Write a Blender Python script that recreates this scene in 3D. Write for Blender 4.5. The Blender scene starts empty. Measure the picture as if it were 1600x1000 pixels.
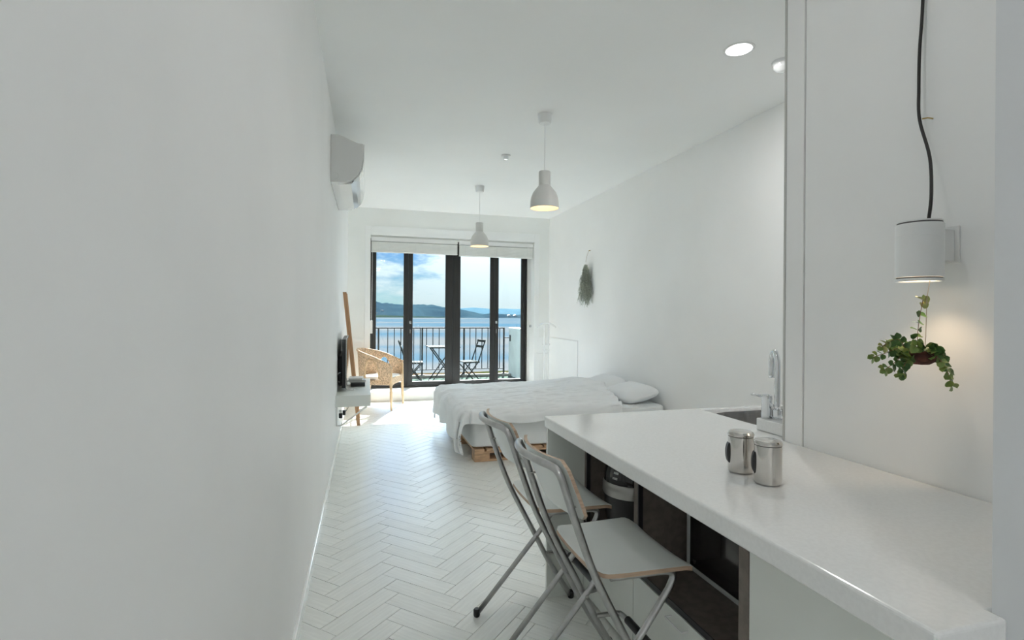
import bpy, bmesh, math, random
from math import sin, cos, pi, radians as R, sqrt, atan2
from mathutils import Vector, Matrix, noise
S = bpy.context.scene
COL = S.collection
D = bpy.data
random.seed(7)
# ------------------------------------------------------------------ camera
cam = D.cameras.new('camera'); cam.sensor_width = 36; cam.lens = 18.45; cam.shift_y = -0.00525
cam.clip_start = .02; cam.clip_end = 9000
co = D.objects.new('camera', cam); COL.objects.link(co); S.camera = co
co.matrix_world = Matrix.Translation((0, 0, 1.42)) @ Matrix.Rotation(R(-16.2), 4, 'Z') @ Matrix.Rotation(R(90), 4, 'X') @ Matrix.Rotation(.0069, 4, 'Z')
S.view_settings.view_transform = 'Standard'
try: S.view_settings.look = 'None'
except Exception: pass
S.view_settings.gamma = 1; S.view_settings.use_curve_mapping = False
S.view_settings.exposure = 0.0
S.cycles.diffuse_bounces = 14; S.cycles.max_bounces = 18; S.cycles.transparent_max_bounces = 24
S.cycles.caustics_reflective = False; S.cycles.caustics_refractive = False
S.cycles.sample_clamp_indirect = 0
# ------------------------------------------------------------------ sky
W = D.worlds.new('sky'); S.world = W; W.use_nodes = True
nt = W.node_tree; nt.nodes.clear()
def N(nt, t, **k):
    n = nt.nodes.new(t)
    for a, b in k.items():
        if a in n.inputs: n.inputs[a].default_value = b
        else: setattr(n, a, b)
    return n
def L(nt, a, b): nt.links.new(a, b)
def mth(nt, op, a, b=None, clamp=False):
    n = nt.nodes.new('ShaderNodeMath'); n.operation = op; n.use_clamp = clamp
    for i, v in enumerate((a, b)):
        if v is None: continue
        if isinstance(v, (int, float)): n.inputs[i].default_value = v
        else: L(nt, v, n.inputs[i])
    return n.outputs[0]
def maprange(nt, v, a, b, c=0, d=1, it='SMOOTHSTEP'):
    n = nt.nodes.new('ShaderNodeMapRange'); n.interpolation_type = it
    L(nt, v, n.inputs[0])
    for i, x in zip((1, 2, 3, 4), (a, b, c, d)): n.inputs[i].default_value = x
    return n.outputs[0]
def mixc(nt, f, a, b):
    n = nt.nodes.new('ShaderNodeMix'); n.data_type = 'RGBA'
    for s, v in ((n.inputs[0], f), (n.inputs[6], a), (n.inputs[7], b)):
        if isinstance(v, (int, float)): s.default_value = v
        elif isinstance(v, tuple): s.default_value = v if len(v) == 4 else (*v, 1)
        else: L(nt, v, s)
    return n.outputs[2]
def lin(r, g, b):
    f = lambda c: (c/255/12.92) if c/255 <= .04045 else ((c/255+.055)/1.055)**2.4
    return (f(r), f(g), f(b))
tc = N(nt, 'ShaderNodeTexCoord'); sp = N(nt, 'ShaderNodeSeparateXYZ'); L(nt, tc.outputs['Generated'], sp.inputs[0])
zc = mth(nt, 'MAXIMUM', sp.outputs[2], 0.0)
grad = maprange(nt, zc, 0.0, .17)
skyc = mixc(nt, grad, lin(176, 222, 232), lin(66, 132, 204))
grad2 = maprange(nt, zc, 0.0, .07)
skyc = mixc(nt, grad2, lin(188, 228, 232), skyc)
# clouds
mp = N(nt, 'ShaderNodeMapping'); L(nt, tc.outputs['Generated'], mp.inputs[0]); mp.inputs['Scale'].default_value = (1, 1, 3.2); mp.inputs['Location'].default_value = (.37, .2, .05)
n1 = N(nt, 'ShaderNodeTexNoise', Scale=7.0, Detail=8.0, Roughness=.58); L(nt, mp.outputs[0], n1.inputs['Vector'])
az = mth(nt, 'ARCTAN2', sp.outputs[0], sp.outputs[1])
veil = maprange(nt, az, .05, .20)
thr = mth(nt, 'ADD', n1.outputs[0], mth(nt, 'MULTIPLY', veil, .30))
cl = maprange(nt, thr, .49, .64)
skyc = mixc(nt, mth(nt, 'MULTIPLY', cl, .88), skyc, lin(226, 243, 248))
# glow round the sun, boosted above the frame to brighten the room
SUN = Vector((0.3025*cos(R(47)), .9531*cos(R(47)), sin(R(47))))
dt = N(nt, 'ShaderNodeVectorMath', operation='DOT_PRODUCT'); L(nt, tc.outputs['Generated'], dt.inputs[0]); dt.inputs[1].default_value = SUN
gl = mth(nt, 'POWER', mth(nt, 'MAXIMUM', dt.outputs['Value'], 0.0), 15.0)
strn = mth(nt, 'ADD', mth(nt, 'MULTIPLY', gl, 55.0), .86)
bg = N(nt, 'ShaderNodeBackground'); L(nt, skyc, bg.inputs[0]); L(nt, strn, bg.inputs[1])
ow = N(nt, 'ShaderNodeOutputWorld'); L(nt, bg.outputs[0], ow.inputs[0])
def lamp(name, typ, loc, energy, color=(1, 1, 1), **k):
    l = D.lights.new(name, typ); l.energy = energy; l.color = color
    for a, b in k.items(): setattr(l, a, b)
    o = D.objects.new(name, l); o.location = loc; COL.objects.link(o); return o
sun = lamp('sun', 'SUN', (0, 0, 20), 82.0, (1, .97, .92), angle=R(.6))
sun.rotation_euler = SUN.to_track_quat('Z', 'Y').to_euler()
# ------------------------------------------------------------------ materials
MATS = {}
def mat(name, col, rough=.5, metal=0, var=.03, scale=8, bump=0, bscale=60, coat=0, emis=None, estr=0, stretch=None, ior=None, trans=0, col2=None, thr=(.35, .65), spec=None):
    if name in MATS: return MATS[name]
    m = D.materials.new(name); m.use_nodes = True; nt = m.node_tree
    b = nt.nodes['Principled BSDF']
    b.inputs['Roughness'].default_value = rough; b.inputs['Metallic'].default_value = metal
    b.inputs['Coat Weight'].default_value = coat
    if spec is not None: b.inputs['Specular IOR Level'].default_value = spec
    if ior: b.inputs['IOR'].default_value = ior
    if trans: b.inputs['Transmission Weight'].default_value = trans
    tc = N(nt, 'ShaderNodeTexCoord'); mp = N(nt, 'ShaderNodeMapping'); L(nt, tc.outputs['Object'], mp.inputs[0])
    if stretch: mp.inputs['Scale'].default_value = stretch
    n = N(nt, 'ShaderNodeTexNoise', Scale=scale, Detail=5.0); L(nt, mp.outputs[0], n.inputs['Vector'])
    c2 = col2 or tuple(max(0, c*(1-var*2)) for c in col)
    f = maprange(nt, n.outputs[0], thr[0], thr[1])
    L(nt, mixc(nt, f, c2, col), b.inputs['Base Color'])
    if bump:
        n2 = N(nt, 'ShaderNodeTexNoise', Scale=bscale, Detail=3.0); L(nt, mp.outputs[0], n2.inputs['Vector'])
        bp = N(nt, 'ShaderNodeBump', Strength=bump, Distance=.01); L(nt, n2.outputs[0], bp.inputs['Height']); L(nt, bp.outputs[0], b.inputs['Normal'])
    if emis: b.inputs['Emission Color'].default_value = (*emis, 1); b.inputs['Emission Strength'].default_value = estr
    MATS[name] = m; return m
def glassmat(name, tint=(1, 1, 1), f0=.04, rough=0.0, tmix=1.0):
    m = D.materials.new(name); m.use_nodes = True; nt = m.node_tree; nt.nodes.clear()
    t = N(nt, 'ShaderNodeBsdfTransparent'); t.inputs[0].default_value = (*tint, 1)
    g = N(nt, 'ShaderNodeBsdfGlossy'); g.inputs['Roughness'].default_value = rough
    fr = N(nt, 'ShaderNodeFresnel', IOR=1.45)
    # faint dust so that the pane is procedural too
    tc = N(nt, 'ShaderNodeTexCoord'); n = N(nt, 'ShaderNodeTexNoise', Scale=3.0); L(nt, tc.outputs['Object'], n.inputs['Vector'])
    f = mth(nt, 'MULTIPLY', fr.outputs[0], mth(nt, 'ADD', mth(nt, 'MULTIPLY', n.outputs[0], .2), .7*tmix))
    mx = N(nt, 'ShaderNodeMixShader'); L(nt, f, mx.inputs[0]); L(nt, t.outputs[0], mx.inputs[1]); L(nt, g.outputs[0], mx.inputs[2])
    o = N(nt, 'ShaderNodeOutputMaterial'); L(nt, mx.outputs[0], o.inputs[0]); MATS[name] = m; return m
wallm = mat('wall_paint', (.890, .892, .888), .6, var=.012, scale=1.5, bump=.04, bscale=25)
farm = mat('far_wall_paint', (.875, .885, .865), .65, var=.015, scale=2, bump=.03)
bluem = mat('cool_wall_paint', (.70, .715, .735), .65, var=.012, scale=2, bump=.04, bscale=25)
ceilm = mat('ceiling_paint', (.893, .90, .895), .7, var=.01, scale=1, bump=.02)
trimm = mat('trim_paint', (.89, .90, .895), .35, var=.01, scale=3)
plankm = mat('plank_ash', (.83, .84, .81), .34, var=.035, scale=5, stretch=(1.2, 14, 1), bump=.05, bscale=18)
plankm2 = mat('plank_pale', (.81, .82, .79), .38, var=.04, scale=5, stretch=(1.2, 14, 1), bump=.05, bscale=18)
groutm = mat('plank_gap', (.48, .485, .465), .8)
quartz = mat('white_solid_surface', (.80, .805, .80), .16, var=.02, scale=90, coat=.3)
lamw = mat('white_laminate', (.76, .785, .75), .3, var=.01, scale=4)
brownm = mat('brown_laminate', (.19, .16, .14), .42, var=.12, scale=30)
darkedge = mat('dark_edge', (.018, .017, .022), .4)
steel = mat('brushed_steel', (.62, .61, .60), .24, 1, var=.06, scale=40, stretch=(1, 1, .05))
chrome = mat('chrome', (.80, .82, .84), .07, 1, var=.02)
chairm = mat('grey_tube', (.50, .50, .50), .28, 1, var=.08, scale=20)
blackp = mat('black_plastic', (.012, .012, .014), .35)
blackg = mat('black_gloss', (.006, .006, .008), .06, coat=.6)
blackf = mat('door_black', (.021, .021, .020), .42, var=.15, scale=25, stretch=(1, 1, .1))
acm = mat('conditioner_plastic', (.70, .70, .69), .12, var=.01, coat=.5)
whitep = mat('white_plastic', (.80, .805, .80), .3, var=.01)
whitegl = mat('white_gloss', (.88, .89, .89), .12, var=.01, coat=.5)
seatm = mat('white_seat_laminate', (.72, .75, .73), .32, var=.015, scale=6)
plym = mat('plywood_edge', (.50, .36, .26), .5, var=.12, scale=9, stretch=(1, 1, 14))
linen = mat('white_linen', (.83, .845, .855), .85, var=.01, scale=4, bump=.1, bscale=220)
sheetm = mat('sheet_cotton', (.79, .81, .815), .85, var=.015, bump=.1, bscale=180)
pinem = mat('pallet_pine', (.62, .40, .24), .6, var=.14, scale=5, stretch=(2, 20, 8), bump=.15, bscale=40)
woodm = mat('warm_wood', (.55, .31, .16), .45, var=.12, scale=8, stretch=(14, 14, 1))
legwood = mat('rattan_leg', (.70, .51, .31), .5, var=.1, scale=10)
ratt = mat('rattan_weave', (.76, .56, .38), .6, var=.25, scale=55, bump=.7, bscale=90)
cushm = mat('cushion_cotton', (.82, .80, .76), .85, var=.02, bump=.15, bscale=90)
greenmetal = mat('dark_green_metal', (.007, .012, .013), .55, spec=.12, var=.1, scale=20)
greenslat = mat('green_slat', (.020, .026, .025), .8, spec=.05, var=.1, scale=20)
railm = mat('rail_metal', (.010, .014, .015), .6, 0, spec=.1, var=.1)
concr = mat('balcony_render', (.55, .62, .58), .8, var=.06, scale=3, bump=.15, bscale=30)
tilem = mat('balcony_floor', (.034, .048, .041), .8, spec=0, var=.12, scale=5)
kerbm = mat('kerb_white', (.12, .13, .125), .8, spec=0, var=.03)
cablem = mat('black_cable', (.02, .017, .017), .45)
stringm = mat('pale_string', (.5, .42, .34), .8)
coconut = mat('coconut_fibre', (.14, .045, .03), .9, var=.3, scale=40, bump=.6, bscale=60)
stemm = mat('plant_stem', (.30, .16, .09), .6, var=.2)
leafA = mat('leaf_green', (.10, .20, .045), .38, var=.25, scale=20, col2=(.05, .12, .03))
leafB = mat('leaf_pale', (.30, .36, .10), .4, col2=(.18, .28, .07), scale=30)
leafC = mat('leaf_yellow', (.52, .48, .20), .45, col2=(.34, .38, .12), scale=30)
mossm = mat('grey_moss', (.55, .58, .51), .8, spec=.1, var=.3, scale=60, col2=(.27, .30, .25))
brass = mat('brass', (.6, .45, .2), .3, 1)
gasket = mat('dark_seam', (.10, .10, .10), .6)
greygap = mat('grey_seam', (.55, .55, .53), .6)
blindm = mat('blind_slat', (.90, .91, .88), .5, var=.02)
shadem = mat('pendant_enamel', (.66, .66, .64), .4, var=.01)
shadein = mat('pendant_inside', (.85, .76, .62), .6)
bulbm = mat('bulb_glow', (1, .85, .6), .5, emis=(1, .74, .42), estr=1.2)
diffm = mat('downlight_glow', (1, 1, 1), .5, emis=(1, 1, .98), estr=6)
wlglow = mat('wall_lamp_glow', (1, .9, .8), .5, emis=(1, .80, .58), estr=2.2)
mugm = mat('mirror_steel', (.66, .64, .61), .13, 1, var=.05, scale=20, stretch=(1, 1, .1))
sandm = mat('shore_sand', (.022, .014, .008), .9, spec=0, col2=(.010, .012, .004), scale=.35, thr=(.42, .58), bump=.4, bscale=3)
paneg = glassmat('door_glass', (.97, .985, .985))
bookm = mat('book_grey', (.42, .43, .43), .6)
# ------------------------------------------------------------------ mesh helpers
class MB:
    def __init__(s): s.bm = bmesh.new()
    def box(s, x0, x1, y0, y1, z0, z1, mtx=None, taper=None):
        vs = []
        for z in (z0, z1):
            for x, y in ((x0, y0), (x1, y0), (x1, y1), (x0, y1)):
                v = Vector((x, y, z)); vs.append(s.bm.verts.new(mtx @ v if mtx else v))
        for f in ((3, 2, 1, 0), (4, 5, 6, 7), (0, 1, 5, 4), (1, 2, 6, 5), (2, 3, 7, 6), (3, 0, 4, 7)):
            s.bm.faces.new([vs[i] for i in f])
        return s
    def tube(s, pts, r, n=10, flat=None, cap=True):
        pts = [Vector(p) for p in pts]; rs = r if isinstance(r, (list, tuple)) else [r]*len(pts)
        t0 = (pts[1]-pts[0]).normalized()
        up = Vector((0, 0, 1)) if abs(t0.z) < .9 else Vector((1, 0, 0))
        nx = t0.cross(up).normalized(); rings = []
        for i, p in enumerate(pts):
            if i == 0: t = t0
            elif i == len(pts)-1: t = (pts[i]-pts[i-1]).normalized()
            else: t = ((pts[i]-pts[i-1]).normalized()+(pts[i+1]-pts[i]).normalized()).normalized()
            nx = (nx - t*nx.dot(t)).normalized(); ny = t.cross(nx)
            ry = rs[i]*(flat or 1)
            rings.append([s.bm.verts.new(p+nx*rs[i]*cos(2*pi*k/n)+ny*ry*sin(2*pi*k/n)) for k in range(n)])
        for a, b in zip(rings, rings[1:]):
            for k in range(n): s.bm.faces.new((a[k], a[(k+1) % n], b[(k+1) % n], b[k]))
        if cap: s.bm.faces.new(rings[0][::-1]); s.bm.faces.new(rings[-1])
        return s
    def lathe(s, prof, c=(0, 0, 0), n=32, sx=1, sy=1, rot=0):
        rings = []; c = Vector(c)
        for r, z in prof:
            if r < 1e-6: rings.append([s.bm.verts.new(c+Vector((0, 0, z)))])
            else:
                rg = []
                for k in range(n):
                    a = 2*pi*k/n; x, y = r*cos(a)*sx, r*sin(a)*sy
                    rg.append(s.bm.verts.new(c+Vector((x*cos(rot)-y*sin(rot), x*sin(rot)+y*cos(rot), z))))
                rings.append(rg)
        for a, b in zip(rings, rings[1:]):
            for k in range(n):
                j = (k+1) % n
                if len(a) == 1 and len(b) == 1: break
                if len(a) == 1: s.bm.faces.new((a[0], b[k], b[j]))
                elif len(b) == 1: s.bm.faces.new((a[k], a[j], b[0]))
                else: s.bm.faces.new((a[k], a[j], b[j], b[k]))
        return s
    def prism(s, poly, h0, h1, axis='z', mtx=None):
        def V(a, b, h):
            v = Vector((a, b, h)) if axis == 'z' else (Vector((a, h, b)) if axis == 'y' else Vector((h, a, b)))
            return mtx @ v if mtx else v
        A = [s.bm.verts.new(V(a, b, h0)) for a, b in poly]; B = [s.bm.verts.new(V(a, b, h1)) for a, b in poly]
        n = len(poly)
        s.bm.faces.new(A[::-1]); s.bm.faces.new(B)
        for i in range(n): s.bm.faces.new((A[i], A[(i+1) % n], B[(i+1) % n], B[i]))
        return s
    def grid(s, f, nu, nv, keep=None, closeu=False):
        vs = [[s.bm.verts.new(f(i/(nu), j/(nv))) for j in range(nv+1)] for i in range(nu+(0 if closeu else 1))]
        m = len(vs)
        for i in range(nu):
            for j in range(nv):
                if keep and not keep((i+.5)/nu, (j+.5)/nv): continue
                a, b = vs[i % m], vs[(i+1) % m]
                s.bm.faces.new((a[j], b[j], b[j+1], a[j+1]))
        return s
    def cells(s, xs, ys, inc, z0, z1):
        vt = {}
        def g(i, j, k):
            if (i, j, k) not in vt: vt[i, j, k] = s.bm.verts.new((xs[i], ys[j], z1 if k else z0))
            return vt[i, j, k]
        nx, ny = len(xs)-1, len(ys)-1; I = lambda i, j: 0 <= i < nx and 0 <= j < ny and inc(i, j)
        for i in range(nx):
            for j in range(ny):
                if not I(i, j): continue
                s.bm.faces.new((g(i, j, 1), g(i+1, j, 1), g(i+1, j+1, 1), g(i, j+1, 1)))
                s.bm.faces.new((g(i, j+1, 0), g(i+1, j+1, 0), g(i+1, j, 0), g(i, j, 0)))
                for di, dj, a, b in ((-1, 0, (i, j+1), (i, j)), (1, 0, (i+1, j), (i+1, j+1)), (0, -1, (i, j), (i+1, j)), (0, 1, (i+1, j+1), (i, j+1))):
                    if not I(i+di, j+dj): s.bm.faces.new((g(*a, 0), g(*b, 0), g(*b, 1), g(*a, 1)))
        return s
    def build(s, name, m, parent=None, smooth=None, bevel=0, mods=None, seg=2, fix=True):
        if fix: bmesh.ops.recalc_face_normals(s.bm, faces=s.bm.faces)
        me = D.meshes.new(name); s.bm.to_mesh(me); s.bm.free()
        o = D.objects.new(name, me); COL.objects.link(o); me.materials.append(m)
        if parent: o.parent = parent
        if smooth is not None:
            me.polygons.foreach_set('use_smooth', [True]*len(me.polygons))
            me.update()
            if smooth: 
                try: me.set_sharp_from_angle(angle=R(smooth))
                except Exception: pass
        if bevel:
            b = o.modifiers.new('bevel', 'BEVEL'); b.width = bevel; b.segments = seg; b.limit_method = 'ANGLE'; b.angle_limit = R(35); b.harden_normals = False
        return o
def thing(name, label, cat, loc=(0, 0, 0), rz=0, group=None):
    o = D.objects.new(name, None); COL.objects.link(o); o.location = loc; o.rotation_euler = (0, 0, rz); o.empty_display_size = .1
    o['label'] = label; o['category'] = cat
    if group: o['group'] = group
    return o
def tag(o, label, cat, group=None, kind=None):
    o['label'] = label; o['category'] = cat
    if group: o['group'] = group
    if kind: o['kind'] = kind
    return o
def struct(o): o['kind'] = 'structure'; return o
def copy_tree(o, parent=None):
    c = o.copy(); COL.objects.link(c); c.parent = parent
    for ch in [x for x in D.objects if x.parent == o]: copy_tree(ch, c)
    return c
def smooth_path(pts, n=6):
    pts = [Vector(p) for p in pts]; out = []
    for i in range(len(pts)-1):
        p0 = pts[max(i-1, 0)]; p1 = pts[i]; p2 = pts[i+1]; p3 = pts[min(i+2, len(pts)-1)]
        for k in range(n):
            t = k/n
            out.append(.5*((2*p1)+(p2-p0)*t+(2*p0-5*p1+4*p2-p3)*t*t+(3*p1-p0-3*p2+p3)*t**3))
    out.append(pts[-1]); return out
# ------------------------------------------------------------------ room shell
H = 3.12; YF = 8.74; XR = 3.22; YB = -3.0
wl = lambda y: -.29+.01224*y                    # left wall is a touch off square
fl = struct(MB().box(-.5, 3.4, YB, YF, -.06, -.012).build('floor', groutm))
struct(MB().box(-.6, 3.5, YB-.2, 9.32, H, H+.12).build('ceiling', ceilm))
struct(MB().prism([(wl(YB), YB-.1), (wl(9.3), 9.3), (-.5, 9.3), (-.5, YB-.1)], -.06, H).build('wall_left', wallm))
struct(MB().box(XR, XR+.15, .643, YF, -.06, H).build('wall_right', wallm))
struct(MB().box(-.5, 1.06, YB-.15, YB, -.06, H).build('wall_back', wallm))
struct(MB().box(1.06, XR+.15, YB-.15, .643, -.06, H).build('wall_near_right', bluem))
wk = struct(MB().box(1.69, 1.80, .643, 1.67, -.06, H).build('wall_kitchen', wallm))
struct(MB().box(1.685, 1.80, 1.675, 1.762, .90, H).build('trim_1', wallm, bevel=.002))
struct(MB().box(1.683, 1.80, 1.762, 1.772, .905, H).build('trim_2', greygap))
# far wall, with the deep opening of the balcony door
fw = MB()
DX0, DX1, DZ = .165, 2.94, 2.69
fw.box(-.2, DX0, YF, 9.3, -.06, H); fw.box(DX1, 3.37, YF, 9.3, -.06, H); fw.box(DX0, DX1, YF, 9.3, DZ, H)
struct(fw.build('wall_far', farm))
struct(MB().box(DX0, DX1, YF, 9.30, -.06, .157).build('trim_3', trimm, bevel=.004))
cs = MB()
cs.box(.08, DX0, YF-.016, YF, .0, 2.83); cs.box(DX1, 3.03, YF-.016, YF, .0, 2.83); cs.box(DX0, DX1, YF-.016, YF, DZ, 2.83)
struct(cs.build('trim_4', trimm, bevel=.003))
# dado boards round the corner and on the left of the door
struct(MB().box(3.03, XR-.014, YF-.010, YF, 0, 1.02).build('trim_5', trimm))
struct(MB().box(XR-.014, XR, 7.44, YF, 0, 1.02).build('trim_6', trimm, bevel=.001))
struct(MB().box(wl(8.7)+.0, .08, YF-.010, YF, 0, 1.02).build('trim_7', trimm))
bbz = .075
struct(MB().prism([(wl(YB), YB), (wl(YF), YF), (wl(YF)+.016, YF), (wl(YB)+.016, YB)], -.0, bbz).build('baseboard_left', whitegl, bevel=.004))
struct(MB().box(XR-.015, XR, 2.52, 7.43, 0, bbz).build('baseboard_right', trimm, bevel=.003))
# herringbone planks
PL, PW, GAP = .412, .103, .0030
def clip(poly, a, b, c):     # keep a*x+b*y<=c
    out = []
    for i in range(len(poly)):
        p, q = poly[i], poly[(i+1) % len(poly)]
        dp, dq = a*p[0]+b*p[1]-c, a*q[0]+b*q[1]-c
        if dp <= 0: out.append(p)
        if (dp < 0 < dq) or (dq < 0 < dp):
            t = dp/(dp-dq); out.append((p[0]+(q[0]-p[0])*t, p[1]+(q[1]-p[1])*t))
    return out
far_mb = MB(); plist = []
kk = int(round(PL/PW)); u = PW
c45 = cos(R(45)); base = (-.089, 2.431)
def rotp(p): return (base[0]+(p[0]*c45-p[1]*c45), base[1]+(p[0]*c45+p[1]*c45))
for n in range(-110, 110):
    for m_ in range(-26, 26):
        # staircase: horizontals at (n, n) , verticals beside them, repeated every 2k cells
        ox, oy = n*u+m_*kk*u, n*u-m_*kk*u
        for kind in (0, 1):
            if kind == 0: r = (ox, oy, ox+PL, oy+PW)
            else: r = (ox-0, oy-PL+0, ox+PW, oy) if False else (ox+PL, oy-PL+PW, ox+PL+PW, oy+PW)
            g = GAP/2
            poly = [rotp(p) for p in ((r[0]+g, r[1]+g), (r[2]-g, r[1]+g), (r[2]-g, r[3]-g), (r[0]+g, r[3]-g))]
            cx = sum(p[0] for p in poly)/4; cy = sum(p[1] for p in poly)/4
            if cx < -.8 or cx > 3.7 or cy < YB-.5 or cy > 9.2: continue
            poly = clip(poly, 1, -.01224, -.29+.014); 
            poly = clip([(x, y) for x, y in poly], 1, 0, 9) if poly else poly
            plist.append((cx, cy, kind, r))
plist2 = []
seen = set()
for cx, cy, kind, r in plist:
    g = GAP/2
    poly = [rotp(p) for p in ((r[0]+g, r[1]+g), (r[2]-g, r[1]+g), (r[2]-g, r[3]-g), (r[0]+g, r[3]-g))]
    key = (round(cx, 3), round(cy, 3))
    if key in seen: continue
    seen.add(key)
    poly = clip(poly, -1, .01224, .29-.014)          # right of the left baseboard
    if len(poly) >= 3: poly = clip(poly, 1, 0, XR-.016)
    if len(poly) >= 3: poly = clip(poly, 0, 1, YF-.018)
    if len(poly) >= 3: poly = clip(poly, 0, -1, -YB)
    if len(poly) >= 3 and cy < .7: poly = clip(poly, 1, 0, 1.06)
    if len(poly) < 3: continue
    ar = abs(sum(poly[i][0]*poly[(i+1) % len(poly)][1]-poly[(i+1) % len(poly)][0]*poly[i][1] for i in range(len(poly))))/2
    if ar < .0006: continue
    plist2.append((cx, cy, kind, poly))
rest = {0: MB(), 1: MB()}; near = 0
for cx, cy, kind, poly in sorted(plist2, key=lambda t: t[1]):
    inview = 1.75 < cy < 6.2 and cx < 1.25 and cx > -.35
    if inview and near < 290:
        mb = MB(); dz = random.uniform(-.0006, .0003)
        ang = R(45) if kind == 0 else R(135)
        loc = [(( (x-cx)*cos(-ang)-(y-cy)*sin(-ang)), ((x-cx)*sin(-ang)+(y-cy)*cos(-ang))) for x, y in poly]
        o = mb.prism(loc, -.012, dz).build('plank', random.choice((plankm, plankm, plankm2)), fl)
        o.location = (cx, cy, 0); o.rotation_euler = (0, 0, ang); near += 1
    else: rest[kind].prism(poly, -.012, random.uniform(-.0006, .0003))
plankr = {0: mat('plank_ash_run_a', (.83, .84, .81), .34, var=.035, scale=5, stretch=(6, 6, 1)), 1: mat('plank_ash_run_b', (.815, .825, .795), .36, var=.035, scale=5, stretch=(6, 6, 1))}
for kind in (0, 1):
    o = rest[kind].build('distant_planks', plankr[kind], fl); o['kind'] = 'stuff'
# ------------------------------------------------------------------ balcony door (four glazed leaves)
dr = thing('door_1', 'black framed glazed balcony door', 'door', (0, 9.19, .157)); dr['kind'] = 'structure'
for k in ('category', 'label'): del dr[k]
def tanx(u_, Y): return Y*math.tan(math.atan((u_-800)/820)+R(16.2))
fx = [.165, .225, .735, .872, 1.448, 1.700, 2.252, 2.408, 2.885, 2.94]
fx0, fx1 = .165, 2.94
dzt = 2.69-.157
MB().box(fx0, fx0+.035, -.05, .05, 0, dzt).build('door_frame', blackf, dr, bevel=.003)
MB().box(fx1-.03, fx1, -.05, .05, 0, dzt).build('door_frame', blackf, dr, bevel=.003)
MB().box(fx0+.036, fx1-.031, -.05, .05, dzt-.06, dzt).build('door_frame', blackf, dr, bevel=.003)
MB().box(fx0+.036, fx1-.031, -.05, .05, 0, .03).build('door_sill', blackf, dr, bevel=.003)
leaves = [(.202, .802), (.806, 1.572), (1.576, 2.328), (2.332, 2.908)]
glass = [(.262, .730), (.874, 1.450), (1.706, 2.258), (2.404, 2.842)]
for i, ((a, b), (g0, g1)) in enumerate(zip(leaves, glass)):
    lf = MB(); z0, z1 = .034, dzt-.064
    lf.box(a, g0, -.035, .03, z0, z1); lf.box(g1, b, -.035, .03, z0, z1)
    lf.box(g0, g1, -.035, .03, z0, z0+.062); lf.box(g0, g1, -.035, .03, z1-.07, z1)
    lo = lf.build('door_leaf', blackf, dr, bevel=.003)
    MB().box(g0+.001, g1-.001, -.006, .004, z0+.063, z1-.071).build('pane', paneg, lo)
    bd = MB()
    for xx in (g0+.004, g1-.004): bd.box(xx-.003, xx+.003, -.016, -.0065, z0+.065, z1-.072)
    bd.build('glazing_bead', gasket, lo)
    if i in (0, 2):
        MB().box(b+.018, b+.052, -.052, -.036, 1.10, 1.145).build('lock_plate', chrome, lo, bevel=.003)
        MB().tube([(b+.035, -.047, .93), (b+.035, -.047, 1.0)], .006).build('door_handle', steel, lo)
# seam groove in the centre post
# ------------------------------------------------------------------ blinds
def blind(name, x0, x1, z1, z0, label):
    t = thing(name, label, 'blind', (0, 8.80, 0), 0, 'slatted blinds above the balcony door')
    MB().box(x0, x1, -.03, .03, z1-.075, z1-.01).build('head_rail', whitep, t, bevel=.003)
    n = 12; s = (z1-.085-z0-.02)/n
    for i in range(n):
        z = z0+.022+s*i
        MB().box(x0+.004, x1-.004, -.026, .026, z, z+s*.72).build('slat', blindm, t)
    MB().box(x0+.002, x1-.002, -.028, .028, z0, z0+.018).build('bottom_rail', blindm, t, bevel=.003)
    for fr in (.08, .5, .92):
        x = x0+(x1-x0)*fr
        MB().tube([(x, -.029, z0+.01), (x, -.031, z1-.08)], .0015, 6).build('ladder_cord', whitep, t)
    return t
bA = blind('slatted_blind', .175, 1.585, 2.675, 2.42, 'white slatted blind pulled up above the left pair of door panes')
bB = blind('slatted_blind', 1.615, 2.925, 2.675, 2.405, 'white slatted blind pulled up above the right pair of door panes')
MB().tube([(.195, -.036, 2.60), (.188, -.034, 1.31)], .003, 6).build('pull_cord', whitep, bA)
MB().box(.165, .203, -.052, -.022, 1.10, 1.31).build('cord_grip', whitep, bA, bevel=.006)
MB().tube([(2.885, -.036, 2.60), (2.89, -.034, 1.30)], .0015, 6).build('pull_cord', whitep, bB)
MB().box(2.87, 2.90, -.05, -.022, 1.20, 1.24).build('cord_grip', steel, bB, bevel=.004)
# ------------------------------------------------------------------ balcony
bz = -.07
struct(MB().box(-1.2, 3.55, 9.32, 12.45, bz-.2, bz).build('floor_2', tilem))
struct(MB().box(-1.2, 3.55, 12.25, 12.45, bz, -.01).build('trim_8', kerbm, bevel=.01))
struct(MB().box(3.55, 3.75, 9.32, 12.5, -.4, 1.10).build('wall_balcony', concr, bevel=.01))
rl = thing('balcony_railing', 'dark metal balcony railing with thin balusters in front of the water', 'railing', (0, 12.35, -.01))
x = -.85; i = 0
MB().box(-1.2, 3.40, -.022, .022, 1.09, 1.115).build('top_rail', railm, rl)
MB().box(-1.2, 3.40, -.012, .012, .115, .135).build('bottom_rail', railm, rl)
xs = []
while x < 3.3:
    if all(abs(x-p) > .05 for p in (.41+.02, 1.42, 2.43, 3.38)): MB().box(x-.0085, x+.0085, -.008, .008, .136, 1.089).build('baluster', railm, rl)
    x += .1475
for px in (-.58, .42, 1.41, 2.40, 3.385):
    MB().box(px-.018, px+.018, -.018, .018, .012, 1.089).build('post', railm, rl)
    MB().box(px-.07, px+.07, -.06, .06, 0, .012).build('base_plate', railm, rl)
MB().tube([(3.40, 0, .87), (3.549, 0, .87)], .012).build('wall_bracket', railm, rl)
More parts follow.
